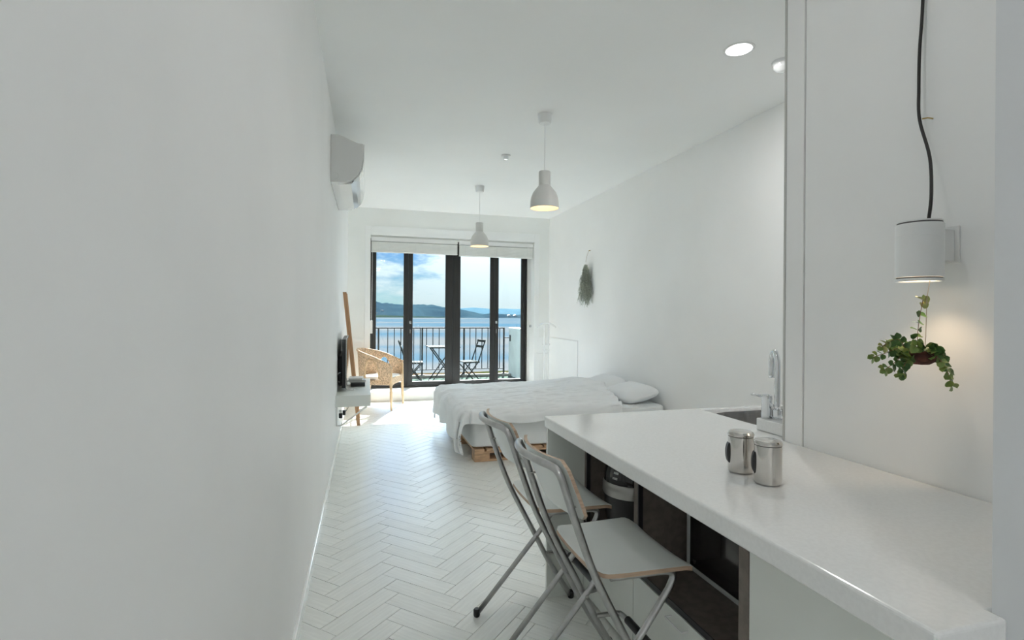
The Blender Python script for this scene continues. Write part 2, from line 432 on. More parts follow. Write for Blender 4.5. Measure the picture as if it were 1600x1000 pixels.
MB().box(3.535, 3.549, -.04, .04, .78, .93).build('bracket_plate', railm, rl)
# bistro furniture
def bar(mb, p, q, w=.022, t=.010): 
    mb.tube([p, q], w/2, 4)
def bistro_chair(loc, rz, label):
    t = thing('folding_chair', label, 'chair', loc, rz, 'dark slatted folding chairs on the balcony')
    for i in range(6):
        x0 = -.19+i*.064; MB().box(x0, x0+.050, -.20, .20, .455, .472).build('seat_slat', greenslat, t, bevel=.004)
    for s in (-1, 1):
        m = MB(); m.tube([(.19, s*.185, .445), (-.19, s*.185, .445)], .011, 6); m.build('seat_frame', greenmetal, t)
        m = MB(); m.tube([(.20, s*.175, 0), (-.16, s*.175, .45), (-.20, s*.175, .56), (-.33, s*.175, .93)], .013, 6); m.build('leg', greenmetal, t)
        m = MB(); m.tube([(-.24, s*.20, 0), (.16, s*.20, .445)], .013, 6); m.build('leg', greenmetal, t)
    for z0, z1, xa in ((.76, .81, -.275), (.88, .93, -.315)):
        MB().box(xa-.008, xa+.008, -.20, .20, z0, z1).build('back_slat', greenslat, t, bevel=.003)
    for z, xx in ((.05, -.21), (.04, .175)):
        MB().tube([(xx, -.2, z+.0), (xx, .2, z)], .009, 6).build('stretcher', greenmetal, t)
    return t
bistro_chair((2.29, 11.3, bz), R(180+12), 'dark slatted folding chair on the balcony right of the small table')
bistro_chair((1.13, 11.35, bz), R(-6), 'dark slatted folding chair on the balcony mostly behind the left door post')
t = thing('folding_table', 'small dark slatted folding table between the two balcony chairs', 'table', (1.74, 11.35, bz))
for i in range(9):
    x0 = -.34+i*.0765; MB().box(x0, x0+.064, -.34, .34, .785, .80).build('table_slat', greenslat, t, bevel=.004)
for s in (-1, 1):
    MB().tube([(-.31, s*.26, .775), (.31, s*.26, .775)], .012, 6).build('top_frame', greenmetal, t)
    MB().tube([(-.26, s*.26, .77), (.30, s*.26, 0)], .014, 6).build('leg', greenmetal, t)
    MB().tube([(.26, s*.23, .77), (-.30, s*.23, 0)], .014, 6).build('leg', greenmetal, t)
MB().tube([(.26, -.26, .055), (.26, .26, .055)], .01, 6).build('stretcher', greenmetal, t)
MB().tube([(-.26, -.23, .055), (-.26, .23, .055)], .01, 6).build('stretcher', greenmetal, t)
# ------------------------------------------------------------------ shore, water, hills
WZ = -3.0
mw = D.materials.new('lake_water'); mw.use_nodes = True; nt = mw.node_tree; b = nt.nodes['Principled BSDF']
tcw = N(nt, 'ShaderNodeTexCoord'); mpw = N(nt, 'ShaderNodeMapping'); L(nt, tcw.outputs['Object'], mpw.inputs[0]); mpw.inputs['Scale'].default_value = (.0022, .014, 1)
nw = N(nt, 'ShaderNodeTexNoise', Scale=2.2, Detail=4.0); L(nt, mpw.outputs[0], nw.inputs['Vector'])
L(nt, mixc(nt, maprange(nt, nw.outputs[0], .4, .62), (.0120,.0255,.037), (.030,.0335,.036)), b.inputs['Base Color'])
b.inputs['Roughness'].default_value = .6; b.inputs['Specular IOR Level'].default_value = 0
nb = N(nt, 'ShaderNodeTexNoise', Scale=.9, Detail=3.0); L(nt, tcw.outputs['Object'], nb.inputs['Vector'])
bp = N(nt, 'ShaderNodeBump', Strength=.4, Distance=.2); L(nt, nb.outputs[0], bp.inputs['Height']); L(nt, bp.outputs[0], b.inputs['Normal'])
o = MB().box(-1500, 2500, 38, 4200, WZ-1, WZ).build('lake', mw); tag(o, 'wide pale blue water stretching from the shore to the hills', 'water', kind='stuff')
def shore(a, c):
    X = -60+180*a; Y = 12.5+32*c
    z = WZ+.35*(1-c)**.7 + .12*noise.noise(Vector((X*.3, Y*.3, 0))) - (.5 if c > .93 else 0)*1
    if c > .8: z -= (c-.8)*2.2
    return Vector((X, Y, z))
o = MB().grid(shore, 90, 30).build('shore', sandm, smooth=0); tag(o, 'brown and green shore strip beyond the balcony railing', 'ground', kind='stuff')
def hillmat(name, c1, c2, sc):
    m = mat(name, c1, .95, col2=c2, scale=sc, thr=(.3, .7)); m.node_tree.nodes['Principled BSDF'].inputs['Specular IOR Level'].default_value = 0; return m
def hills(name, y0, x0, x1, prof, m, label, rough, n=220, depth=260):
    def f(a, c):
        X = x0+(x1-x0)*a; ang = X/y0
        h = 0
        for (p, hp), (q, hq) in zip(prof, prof[1:]):
            if p <= ang <= q:
                tt = (ang-p)/(q-p); tt = tt*tt*(3-2*tt); h = hp+(hq-hp)*tt
        if ang < prof[0][0]: h = prof[0][1]
        if ang > prof[-1][0]: h = prof[-1][1]
        h = h*y0
        e = sin(min(c*1.25, 1)*pi/2)
        nz = noise.fractal(Vector((X*rough, c*3, 2.2)), .8, 2.1, 4)
        return Vector((X, y0+depth*c, WZ-.5+h*e*(1+.10*nz)+ y0*.0012*noise.noise(Vector((X*rough*9, c*6, 0)))))
    o = MB().grid(f, n, 10).build(name, m, smooth=0); return tag(o, label, 'hill')
# heights as tangent above the water line, by tangent of the bearing
nearhill = hillmat('wooded_hill', (.0048,.0108,.0165), (.0085,.0175,.0235), .02)
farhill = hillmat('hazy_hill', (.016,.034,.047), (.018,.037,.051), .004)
hills('wooded_hill', 700, -300, 330, [(-.3, .020), (-.05, .029), (.00, .034), (.03, .0355), (.056, .0320), (.086, .0290), (.106, .0282), (.135, .0292), (.161, .0290), (.184, .0255), (.218, .0220), (.2415, .0178), (.2735, .0100), (.30, .0070), (.40, .006)], nearhill, 'dark blue-green wooded ridge across the water', .02, 400)
hills('distant_hill', 2600, -900, 2200, [(-.3, .008), (.10, .010), (.19, .013), (.23, .0155), (.255, .0172), (.272, .0178), (.29, .0165), (.305, .0145), (.34, .0165), (.5, .012)], farhill, 'pale hazy mountain far behind the wooded ridge on the right', .003, 300, 900)
hills('low_point', 640, 60, 330, [(.10, -.001), (.19, .0015), (.24, .004), (.27, .010), (.29, .0085), (.33, .007), (.40, .006)], nearhill, 'low wooded point at the waterline on the right', .03, 200, 60)
shm = hillmat('far_shore_meadow', (.007,.013,.011), (.005,.009,.008), .05)
hills('far_bank', 620, -300, 130, [(-.4, .006), (.0, .0055), (.05, .0045), (.10, .003), (.16, .002), (.21, .001)], shm, 'pale green meadow bank at the foot of the ridge', .02, 200, 60)
farmw = mat('farm_render', (.85, .86, .85), .8, spec=0)
for (hx, hy, hz, w, lb) in ((30.6, 752, 7.6, 5, 'small white building higher on the wooded slope across the water'), (20.8, 731, 4.2, 5, 'small white building lower on the slope near the far shore'),
                            (187.5, 656, 2.0, 4, 'tiny pale house on the right far shore, left one of two'), (195.5, 656, 2.0, 4, 'tiny pale house on the right far shore, right one of two')):
    t = thing('farm_building', lb, 'building', (hx, hy, WZ+hz))
    MB().box(-w/2, w/2, 0, 5, -3, 1.4).build('wall', farmw, t)
    MB().prism([(-w/2-.4, 1.4), (w/2+.4, 1.4), (0, 2.5)], -.3, 5.3, 'y').build('roof', farmw, t)
# ------------------------------------------------------------------ air conditioner
t = thing('air_conditioner', 'white wall-mounted air conditioner high on the left wall', 'air conditioner', (wl(4.5)+.001, 4.50, 2.49), -.01224)
prof = [(.0, 0), (0, .385), (.05, .388), (.11, .372), (.17, .345), (.212, .330), (.252, .328), (.253, .20), (.243, .135), (.218, .075), (.175, .03), (.13, .008), (.09, 0)]
MB().prism(prof, 0, 1.22, 'y').build('housing', acm, t, bevel=.004)
MB().prism([(.262-.008, .325), (.262, .325), (.262, .20), (.252, .132), (.226, .07), (.180, .022), (.176, .029), (.221, .077), (.245, .137), (.254, .2)], .012, 1.208, 'y').build('front_panel', acm, t)
MB().prism([(.06, -.004), (.062, .004), (.155, .016), (.195, .045), (.20, .038), (.16, .006)], .06, 1.16, 'y').build('louvre_flap', acm, t)
MB().prism([(.165, .024), (.172, .018), (.18, .026), (.174, .032)], .05, 1.17, 'y').build('louvre_slot', gasket, t)
ring = [(.035+.028*cos(a), -.0008, .05+.028*sin(a)) for a in [R(-100+i*12) for i in range(19)]]
MB().tube(ring, .0012, 5).build('cover_ring', greygap, t)
# ------------------------------------------------------------------ pendants
def pendant(loc, label):
    t = thing('pendant_lamp', label, 'lamp', loc, 0, 'white pendant lamps')
    MB().lathe([(0, 0), (.064, 0), (.064, -.004), (.060, -.006), (.054, -.072), (.048, -.080), (0, -.080)]).build('canopy', whitep, t, smooth=35)
    MB().tube([(0, 0, -.078), (0, 0, -.49)], .0032, 8).build('cord', whitep, t)
    pr = [(0, -.485), (.046, -.485), (.050, -.490), (.050, -.605), (.056, -.612), (.075, -.635), (.098, -.665), (.114, -.705), (.120, -.745), (.1215, -.790), (.1245, -.792), (.1245, -.797), (.119, -.797), (.1165, -.745), (.110, -.705), (.094, -.668), (.070, -.640), (.050, -.616), (.046, -.60), (.044, -.495), (0, -.495)]
    sh = MB().lathe(pr, n=40).build('shade', shadem, t, smooth=40)
    sh.data.materials.append(shadein)
    for p in sh.data.polygons:
        c = p.center; r = sqrt(c.x**2+c.y**2)
        if p.normal.x*c.x+p.normal.y*c.y < 0 and c.z > -.796 and r > .01: p.material_index = 1
    MB().lathe([(0, -.50), (.022, -.51), (.022, -.60), (.016, -.62), (0, -.62)], n=16).build('socket', whitep, t, smooth=40)
    MB().lathe([(0, -.62), (.018, -.63), (.034, -.66), (.030, -.70), (0, -.712)], n=20).build('bulb', bulbm, t, smooth=0)
    l = lamp('bulb_light', 'POINT', (0, 0, -.735), .8, (1, .70, .42), shadow_soft_size=.02); l.parent = t
    return t
pendant((1.50, 4.20, H), 'white bell-shaped pendant lamp hanging nearer, over the bed front')
pendant((1.52, 6.80, H), 'white bell-shaped pendant lamp hanging farther back, in front of the door blind')
# recessed lights: one in view, one added out of view
def downlight(loc, label, e=30, vis=True):
    t = thing('recessed_light', label, 'light', loc)
    MB().lathe([(.079, .0), (.079, -.004), (.092, -.006), (.097, 0)], n=40).build('trim_ring', whitep, t, smooth=40)
    MB().lathe([(0, -.002), (.079, -.002), (.079, 0), (0, 0)], n=40).build('diffuser', diffm, t)
    l = lamp('light_source', 'AREA', (0, 0, -.012), e, (1, .985, .96), shape='DISK', size=.15); l.parent = t
    return t
downlight((2.31, 2.81, H), 'round lit recessed ceiling light above the kitchen counter', 14)
downlight((.70, 1.15, H), 'round fill light added in the ceiling over the bar stools, above the frame', 2.5)  # unseen light added to brighten the wall and counter nearby
# fill panels added unseen behind the camera to brighten the near end
def fill_panel(loc, e, label):
    t = thing('added_fill_panel', label, 'light', loc, 0, 'square fill panels added behind the camera')
    MB().box(-.32, .32, -.32, .32, -.03, 0).build('frame', whitep, t, bevel=.004)
    MB().box(-.29, .29, -.29, .29, -.034, -.031).build('diffuser', diffm, t)
    l = lamp('light_source', 'AREA', (0, 0, -.05), e, (1, .985, .96), shape='SQUARE', size=.56); l.parent = t
fill_panel((.45, -1.7, H), 2.4, 'square white fill panel added behind the camera, nearer the counter')
fill_panel((.45, -2.55, H), 1.4, 'square white fill panel added behind the camera, nearer the back wall')
t = thing('smoke_detector', 'white domed detector on the ceiling beside the recessed light', 'detector', (2.70, 2.86, H))
MB().lathe([(0, 0), (.068, 0), (.066, -.018), (.060, -.022), (.056, -.045), (.035, -.065), (0, -.072)], n=36).build('dome', whitegl, t, smooth=35)
t = thing('sprinkler_head', 'small round chrome and white sprinkler on the ceiling left of the nearer pendant', 'sprinkler', (1.49, 5.4, H))
MB().lathe([(0, 0), (.052, 0), (.052, -.008), (.044, -.014), (0, -.014)], n=28).build('cover', whitep, t, smooth=35)
MB().lathe([(0, -.014), (.026, -.014), (.026, -.045), (.018, -.05), (0, -.05)], n=20).build('nozzle', chrome, t, smooth=35)
# ------------------------------------------------------------------ bed on pallets
t = thing('pallet_base', 'pale pine pallets lying on the floor under the bed', 'pallet', (0, 0, 0))
for px0 in (1.07, 2.14):
    for i in range(9):
        x0 = px0+i*.118; MB().box(x0, x0+.096, 4.93, 6.55, .098, .120).build('deck_board', pinem, t, bevel=.002)
    for yy in (4.93, 5.66, 6.40):
        MB().box(px0, px0+1.04, yy+.001, yy+.14, .078, .0975).build('bearer', pinem, t, bevel=.002)
        for xx in (px0, px0+.44, px0+.89): MB().box(xx, xx+.15, yy+.003, yy+.14, .020, .0775).build('block', pinem, t, bevel=.002)
        MB().box(px0, px0+1.04, yy+.001, yy+.14, .0005, .0195).build('skid', pinem, t, bevel=.002)
def superbox(x0, x1, y0, y1, z0, z1, e=.18, nu=48, nv=24, wob=0):
    cx, cy, cz = (x0+x1)/2, (y0+y1)/2, (z0+z1)/2
    def sg(v, p): return math.copysign(abs(v)**p, v)
    def f(a, b):
        th = 2*pi*a; ph = -pi/2+pi*b
        x = sg(cos(ph), e)*sg(cos(th), e); y = sg(cos(ph), e)*sg(sin(th), e); z = sg(sin(ph), e)
        p = Vector((cx+x*(x1-x0)/2, cy+y*(y1-y0)/2, cz+z*(z1-z0)/2))
        if wob: p += Vector((0, 0, 1))*wob*noise.noise(p*7)
        return p
    return MB().grid(f, nu, nv, closeu=True)
mt = superbox(1.05, 3.18, 4.95, 6.56, .122, .455, .09, 96, 48, .010).build('mattress', sheetm, smooth=0)
tag(mt, 'thick mattress in a white fitted sheet lying on the pallets', 'mattress')
def duvet():
    X0, X1 = 1.02, 2.92; Y0, Y1 = 4.93, 6.62; ZT = .505; OX, OY0, OY1 = .47, .17, .12
    def prof(p, drop_r=.09):      # arc length -> (outward offset, drop)
        if p >= 0: return 0.0, 0.0
        s = -p
        a = min(s/drop_r, pi/2*1.0)
        off = drop_r*sin(a)*.9; dr = drop_r*(1-cos(a))
        if s > drop_r*pi/2: dr += (s-drop_r*pi/2)
        return off, dr
    def f(a, c):
        p = -OX+(X1-X0+OX)*a; q = -OY0+(Y1-Y0+OY0+OY1)*c
        ox, dx = prof(p, .10)
        oy, dy = prof(q, .07)
        q2 = (Y1-Y0)-q; oy2, dy2 = prof(q2, .07)
        # corner tip hangs further out on the diagonal
        x = X0+max(p, 0)-ox; y = Y0+min(max(q, 0), Y1-Y0)-oy+oy2
        drop = dx*(.75+.25*min(1, max(0, 1-q*1.4)))+dy+dy2
        if dx > 0 and dy > 0: x += ox*.35; y += oy*.3; drop = sqrt(dx*dx+dy*dy)*1.02+.05*min(dx, dy)
        if dx > 0 and dy2 > 0: drop = sqrt(dx*dx+dy2*dy2)
        # head end runs on the slant so the nearer pillow stays free
        y_n = (y-Y0)/(Y1-Y0)
        if p > 1.2:
            w = (p-1.2)/(X1-X0-1.2)
            x += w*(-.30*(1-y_n)**1.0+.16*y_n)
        z = ZT-drop*min(1, .96)
        # pillow hump and the rolled up fabric
        hump = .085*math.exp(-(((x-2.72)/.30)**2+((y-6.05)/.55)**2))+.045*math.exp(-(((x-2.2)/.5)**2+((y-6.0)/.6)**2))
        z += hump
        v = Vector((x*1.0, y*1.0, 0))
        # folds running mostly along the bed
        wr = .024*noise.noise(Vector((x*1.3+y*1.6, y*6.5-x*.8, 1.3)))+.017*noise.noise(Vector((x*2.5-y*2, y*14-x*2.2, 4)))+.016*abs(noise.noise(Vector((x*5+y*4, y*25-x*6, 9))))
        near = math.exp(-((y-5.0)/.3)**2)
        wr += .008*near*sin(x*2+y*30)
        z += wr*(.6 if drop > .05 else 1)
        if dx > .02:
            x -= .03*noise.noise(Vector((y*5, z*4, 2)))+.02*sin(y*13)*min(1, dx/.2)+ .02
        if dy > .02: y -= .02*noise.noise(Vector((x*6, z*3, 5)))+.012*sin(x*17)*min(1, dy/.1)
        z = max(z, .045)
        return Vector((x, y, z))
    o = MB().grid(f, 220, 200).build('duvet', linen, smooth=0)
    m = o.modifiers.new('solid', 'SOLIDIFY'); m.thickness = .012; m.offset = 1
    return o
tag(duvet(), 'rumpled white duvet spread over the low bed and hanging at its foot', 'duvet')
def pillow(loc, rz, rx, label, w=.36, l=.34, h=.095):
    def f(a, b):
        th = 2*pi*a; r = sin(pi*b*.5 if False else pi*b)
        ph = -pi/2+pi*b
        sg = lambda v, p: math.copysign(abs(v)**p, v)
        x = sg(cos(ph), .9)*sg(cos(th), .45); y = sg(cos(ph), .9)*sg(sin(th), .45); z = sg(sin(ph), .9)
        edge = max(abs(x), abs(y)); zz = z*h*(1-.55*edge**6)
        p = Vector((x*w*.5*2*.62, y*l, zz)); p.z += .008*noise.noise(p*12)
        return p
    o = MB().grid(f, 56, 28, closeu=True).build('pillow', linen, smooth=0)
    o.location = loc; o.rotation_euler = (0, rx, rz)
    return tag(o, label, 'pillow', 'white pillows at the head of the bed')
pillow((2.96, 5.36, .545), R(2), R(-12), 'white pillow nearer the kitchen counter, uncovered at the head of the bed')
pillow((2.99, 6.10, .55), R(-3), R(-14), 'white pillow farther from the counter, half covered by the duvet')
# ------------------------------------------------------------------ valet stand
t = thing('valet_stand', 'thin white metal clothes valet stand behind the bed near the corner', 'clothes stand', (2.98, 8.2, 0), R(-10))
for s in (-1, 1): MB().tube([(s*.035, 0, .02), (s*.035, 0, 1.25)], .011, 8).build('upright', whitegl, t)
MB().tube(smooth_path([(-.16, 0, 1.215), (-.08, 0, 1.265), (0, 0, 1.29), (.08, 0, 1.265), (.16, 0, 1.215)]), .012, 8).build('hanger', whitegl, t)
MB().tube([(-.16, 0, .79), (.03, 0, .785)], .007, 8).build('trouser_bar', whitegl, t)
MB().tube([(-.065, -.0, .93), (.065, -.0, .93)], .008, 8).build('crossbar', whitegl, t)
MB().tube([(-.055, -.0, .84), (.055, -.0, .84)], .008, 8).build('crossbar', whitegl, t)
for s in (-1, 1): MB().tube([(s*.035, -.22, .012), (s*.035, 0, .025), (s*.035, .22, .012)], .011, 8).build('foot', whitegl, t)
# ------------------------------------------------------------------ hanging dried moss
t = thing('dried_moss_bunch', 'grey-green bunch of dried moss hanging on the right wall', 'dried plant', (3.15, 7.02, 2.36))
MB().tube([(.07, 0, 0), (.045, 0, 0)], .005, 8).build('nail', brass, t)
MB().tube([(.047, 0, 0), (.02, .01, -.08), (0, 0, -.17)], .0025, 6).build('string', stringm, t)
mb = MB()
for i in range(950):
    a = random.uniform(0, 2*pi); rr = sqrt(random.random()); top = random.uniform(-.2, -.62)
    def W_(z):
        k = (-.17-z)/.72
        return .02+.10*min(1, k*2.4)*(1-max(0, k-.62)*1.9)
    z = top; ln = random.uniform(.08, .30); n = 4; pts = []
    x = cos(a)*rr*W_(z)-.0; y = sin(a)*rr*W_(z)*1.0
    for j in range(n):
        ww = W_(z)
        pts.append(Vector((max(-.075, min(.055, x*.75)), y*1.05, z)))
        x += random.uniform(-.024, .024); y += random.uniform(-.028, .028)
        z -= ln/n
        if z < -.95: break
    if len(pts) < 2: continue
    wdt = random.uniform(.0012, .0028); dirv = Vector((random.uniform(-1, 1), random.uniform(-1, 1), .2)).normalized()*wdt
    vs = [(mb.bm.verts.new(p+dirv), mb.bm.verts.new(p-dirv)) for p in pts]
    for (p, q), (r_, s_) in zip(vs, vs[1:]): mb.bm.faces.new((p, q, s_, r_))
    # curly side hairs
    for p in pts[1:]:
        d1 = Vector((random.uniform(-1, 1), random.uniform(-1, 1), random.uniform(-.9, .5)))*random.uniform(.012, .034)
        q = p+d1; q.x = min(q.x, .06); sd = Vector((0, .0012, .0012))
        mb.bm.faces.new([mb.bm.verts.new(v) for v in (p+sd, p-sd, q)])
fo = mb.build('foliage', mossm, t, fix=False); fo['kind'] = 'stuff'
# ------------------------------------------------------------------ tv shelf and television
sy = 5.47; swx = wl(5.47)+.001
t = thing('wall_shelf', 'white box shelf on the left wall carrying the television', 'shelf', (swx, sy, .49), -.01224)
MB().box(0, .335, 0, 1.40, 0, .112).build('body', lamw, t, bevel=.002)
MB().box(.03, .045, -.001, .0, .0, .0005).build('edge', lamw, t)
def bracket(y):
    mb = MB(); P = [(.012, -.0), (.012, -.185), (.052, -.187), (.30, -.005)]
    pts = [(a, y, b) for a, b in P]
    mb.tube(pts, .009, 6); return mb.build('bracket', whitep, t)
bracket(.02); bracket(1.30)
t = thing('television', 'black flat television seen nearly edge-on on the white wall shelf', 'television', (0, 0, 0))
MB().box(-.175, -.135, 5.72, 6.74, .645, 1.15).build('back_cover', blackp, t, bevel=.004)
MB().box(-.210, -.1755, 5.80, 6.64, .655, .97).build('rear_housing', blackp, t, bevel=.012)
MB().box(-.1345, -.1265, 5.721, 6.745, .64, 1.155).build('bezel', steel, t, bevel=.002)
MB().box(-.1255, -.124, 5.735, 6.725, .67, 1.14).build('screen', blackg, t)
MB().tube([(-.15, 5.98, .65), (-.13, 5.86, .608), (-.05, 5.86, .606)], .006, 6).build('stand', steel, t)
MB().tube([(-.15, 6.48, .65), (-.13, 6.6, .608), (-.05, 6.6, .606)], .006, 6).build('stand', steel, t)
MB().tube(smooth_path([(-.19, 5.79, .80), (-.222, 5.76, .78), (-.222, 5.76, .72), (-.195, 5.79, .70)]), .004, 6).build('power_cable', whitep, t)
o = MB().box(-.09, .065, 6.12, 6.36, .603, .643).build('set_top_box', blackp, bevel=.004); tag(o, 'black media box on the wall shelf beside the television', 'media box')
t = thing('book', 'grey hardback lying on top of the black media box', 'book', (-.02, 6.30, .644), R(4))
MB().box(-.09, .085, -.13, .11, 0, .004).build('cover', bookm, t); MB().box(-.088, .08, -.127, .107, .0042, .016).build('pages', lamw, t); MB().box(-.09, .085, -.13, .11, .0162, .020).build('cover', bookm, t)
t = thing('book', 'pale grey book topmost on the stack beside the television', 'book', (-.03, 6.30, .6645), R(-3))
MB().box(-.08, .075, -.12, .10, 0, .003).build('cover', whitep, t); MB().box(-.078, .07, -.117, .097, .0032, .020).build('pages', lamw, t); MB().box(-.08, .075, -.12, .10, .0202, .0235).build('cover', whitep, t)
t = thing('socket_plugs', 'white wall socket with black plugs under the wall shelf', 'socket', (wl(5.6), 5.62, .40))
MB().box(.0, .012, -.06, .14, -.06, .06).build('socket_plate', whitep, t, bevel=.003)
MB().lathe([(0, 0), (.019, 0), (.019, .05), (0, .05)], (.045, 0, -.045), 14).build('plug', blackp, t)
MB().lathe([(0, 0), (.015, 0), (.015, .05), (0, .05)], (.075, .07, -.03), 14).build('plug', blackp, t)
MB().lathe([(0, 0), (.016, 0), (.016, .03), (0, .03)], (.045, 0, .006), 14).build('adapter', whitep, t)
MB().tube(smooth_path([(.075, .07, -.005), (.10, .07, .02), (.115, .07, .05), (.105, .08, .085)]), .003, 6).build('plug_cable', blackp, t)
# ------------------------------------------------------------------ leaning wood frame
t = thing('leaning_ladder', 'tall narrow wooden ladder frame leaning on the left wall behind the television', 'ladder', (0, 0, 0))
for yy in (6.93, 7.42):
    mb = MB()
    A = Vector((-.002, yy, 0)); B = Vector((-.182, yy, 1.69)); w = Vector((.022, 0, 0)); dth = Vector((0, .045, 0))
    vs = [mb.bm.verts.new(p) for p in (A-w, A+w, A+w+dth, A-w+dth, B-w, B+w, B+w+dth, B-w+dth)]
    for f in ((3, 2, 1, 0), (4, 5, 6, 7), (0, 1, 5, 4), (1, 2, 6, 5), (2, 3, 7, 6), (3, 0, 4, 7)): mb.bm.faces.new([vs[i] for i in f])
    mb.build('stile', woodm, t, bevel=.003)
for k in range(5):
    z = .25+k*.32; xx = -.002-.18*z/1.69
    MB().tube([(xx, 6.976, z), (xx, 7.419, z)], .013, 10).build('rung', woodm, t)
# ------------------------------------------------------------------ rattan armchair
t = thing('rattan_armchair', 'natural rattan tub armchair with a white seat cushion beside the balcony door', 'chair', (.30, 8.28, 0), R(-21))
hw, bd_, fd = .29, .30, .27
def plan(a):          # a in [-1,1] from right front round the back to left front
    s = 1 if a >= 0 else -1; b = abs(a)
    # arc portion for b<.62, straight arm for the rest
    if b < .62:
        th = b/.62*pi/2; x = -bd_+.0+ (1-cos(th))*(bd_) ; y = hw*sin(th)
        return Vector((x*1.0, s*y, 0))
    k = (b-.62)/.38; return Vector((k*fd, s*(hw+.012*k), 0))
def rimz(a):
    b = abs(a); return .64+.235*max(0, cos(min(1, b*.92)*pi/2))**1.1
def shell(a, c):
    al = -1+2*a; p = plan(al); z0 = .42; zt = rimz(al); z = z0+(zt-z0)*c
    flare = 1+.10*c
    return Vector((p.x*(flare if p.x < 0 else 1), p.y*flare, z))
def keep(a, c):
    al = abs(-1+2*a); z0 = .42; zt = rimz(al); z = z0+(zt-z0)*c
    e1 = ((al-.60)/.15)**2+((z-.46)/(zt-.46-.045))**2
    return e1 > 1 or z < .44
sh = MB().grid(shell, 110, 26, keep=keep).build('woven_shell', ratt, t, smooth=0)
m = sh.modifiers.new('solid', 'SOLIDIFY'); m.thickness = .014
rim = [shell((i)/60, 1)+Vector((0, 0, .004)) for i in range(61)]
MB().tube(rim, .0155, 8).build('rim', ratt, t, smooth=0)
for s in (0, 1):      # arch hoops round the side openings
    pts = []
    for i in range(21):
        ph = pi*i/20; al = .60-.15*cos(ph); zt = rimz(al); z = .46+(zt-.46-.045)*sin(ph)*1.0
        a = (al+1)/2 if s else (1-al)/2
        c = (z-.42)/(zt-.42); pts.append(shell(a, c))
    MB().tube(pts, .010, 6).build('arch_hoop', legwood, t, smooth=0)
MB().box(-.23, .275, -.27, .27, .36, .43).build('seat_frame', ratt, t, bevel=.02)
ap = MB(); ap.grid(lambda a, c: Vector((.28+.012*sin(pi*a), -.285+.57*a, .475-(.13-.045*sin(pi*a))*c)), 24, 8)
apo = ap.build('apron', ratt, t, smooth=0); m = apo.modifiers.new('solid', 'SOLIDIFY'); m.thickness = .012
superbox(-.22, .27, -.25, .25, .432, .492, .35, 40, 16).build('cushion', cushm, t, smooth=0)
for s in (-1, 1):
    MB().tube([(.27, s*.285, .645), (.272, s*.285, .40), (.275, s*.29, .2), (.285, s*.30, 0)], [.016, .021, .019, .013], 10).build('leg', legwood, t, smooth=0)
    MB().tube([(-.20, s*.18, .42), (-.235, s*.20, .2), (-.265, s*.215, 0)], [.020, .018, .013], 10).build('leg', legwood, t, smooth=0)
# ------------------------------------------------------------------ counter and cabinet
ZC = .909
xs_ = [.900, 1.062, 1.683, 1.80, 2.48, 3.215]; ys_ = [.620, .648, 1.765, 2.0, 2.455, 2.50]
def inc(i, j):
    if j == 0: return i == 0
    if j == 1: return i <= 1
    if i == 3 and j == 3: return False
    return True
ct = MB().cells(xs_, ys_, inc, ZC-.056, ZC).build('countertop', quartz, bevel=.007, seg=3)
tag(ct, 'long white solid-surface breakfast counter with a rounded front edge', 'countertop')
t = thing('kitchen_cabinet', 'white counter base with brown open compartments above plain drawers', 'cabinet', (0, 0, 0))
MB().box(.91, 1.70, 2.476, 2.495, 0, ZC-.058).build('end_panel', lamw, t, bevel=.001)
MB().box(1.125, 1.62, .66, 2.474, .02, .345).build('drawer_carcass', lamw, t)
for a, b in ((.67, 1.30), (1.305, 1.965), (1.970, 2.472)):
    d = MB().box(1.108, 1.1245, a, b, .012, .344).build('drawer_front', lamw, t, bevel=.0015)
    if a > 1.3:
        m_ = (a+b)/2
        MB().tube(smooth_path([(1.107, m_-.05, .318), (1.086, m_-.05, .318), (1.080, m_-.044, .318), (1.080, m_+.044, .318), (1.086, m_+.05, .318), (1.107, m_+.05, .318)], 3), .0035, 8).build('handle', whitegl, d)
# brown compartments
MB().box(1.112, 1.60, 1.295, 2.474, .348, .372).build('bottom_shelf', brownm, t)
MB().box(1.108, 1.1115, 1.295, 2.474, .350, .372).build('shelf_edge', darkedge, t)
MB().box(1.58, 1.60, 1.295, 2.474, .373, .85).build('back_panel', brownm, t)
for a, b in ((1.295, 1.338), (1.935, 1.972), (2.448, 2.474)):
    MB().box(1.112, 1.579, a, b, .373, .851).build('divider', brownm, t)
for yy in (1.932, 2.444): MB().box(1.108, 1.128, yy-.006, yy+.002, .373, .85).build('edge_strip', darkedge, t)
MB().box(1.112, 1.70, .66, 1.292, .348, .851).build('closed_section', lamw, t)
for k in range(3): MB().box(1.14+.11*k, 1.143+.11*k, 1.975, 2.444, .3722, .3732).build('shelf_groove', darkedge, t)
# microwave
t = thing('microwave', 'black microwave with a pale silver frame in the compartment under the counter', 'microwave', (0, 0, 0))
MB().box(1.335, 1.57, 1.375, 1.895, .376, .70).build('case', blackp, t, bevel=.004)
fr = MB(); y0, y1, z0, z1 = 1.37, 1.90, .375, .705
fr.box(1.318, 1.334, y0, y1, z0, z0+.016); fr.box(1.318, 1.334, y0, y1, z1-.016, z1); fr.box(1.318, 1.334, y1-.018, y1, z0+.016, z1-.016); fr.box(1.318, 1.334, y0, y0+.018, z0+.016, z1-.016)
fr.build('front_frame', mat('silver_paint', (.62, .65, .64), .35, .3), t, bevel=.002)
MB().box(1.322, 1.334, y0+.14, y1-.019, z0+.017, z1-.017).build('door', blackg, t)
MB().box(1.3205, 1.3218, y0+.22, y1-.09, z0+.07, z1-.07).build('door_window', mat('smoked_window', (.02, .019, .018), .12, coat=.3), t)
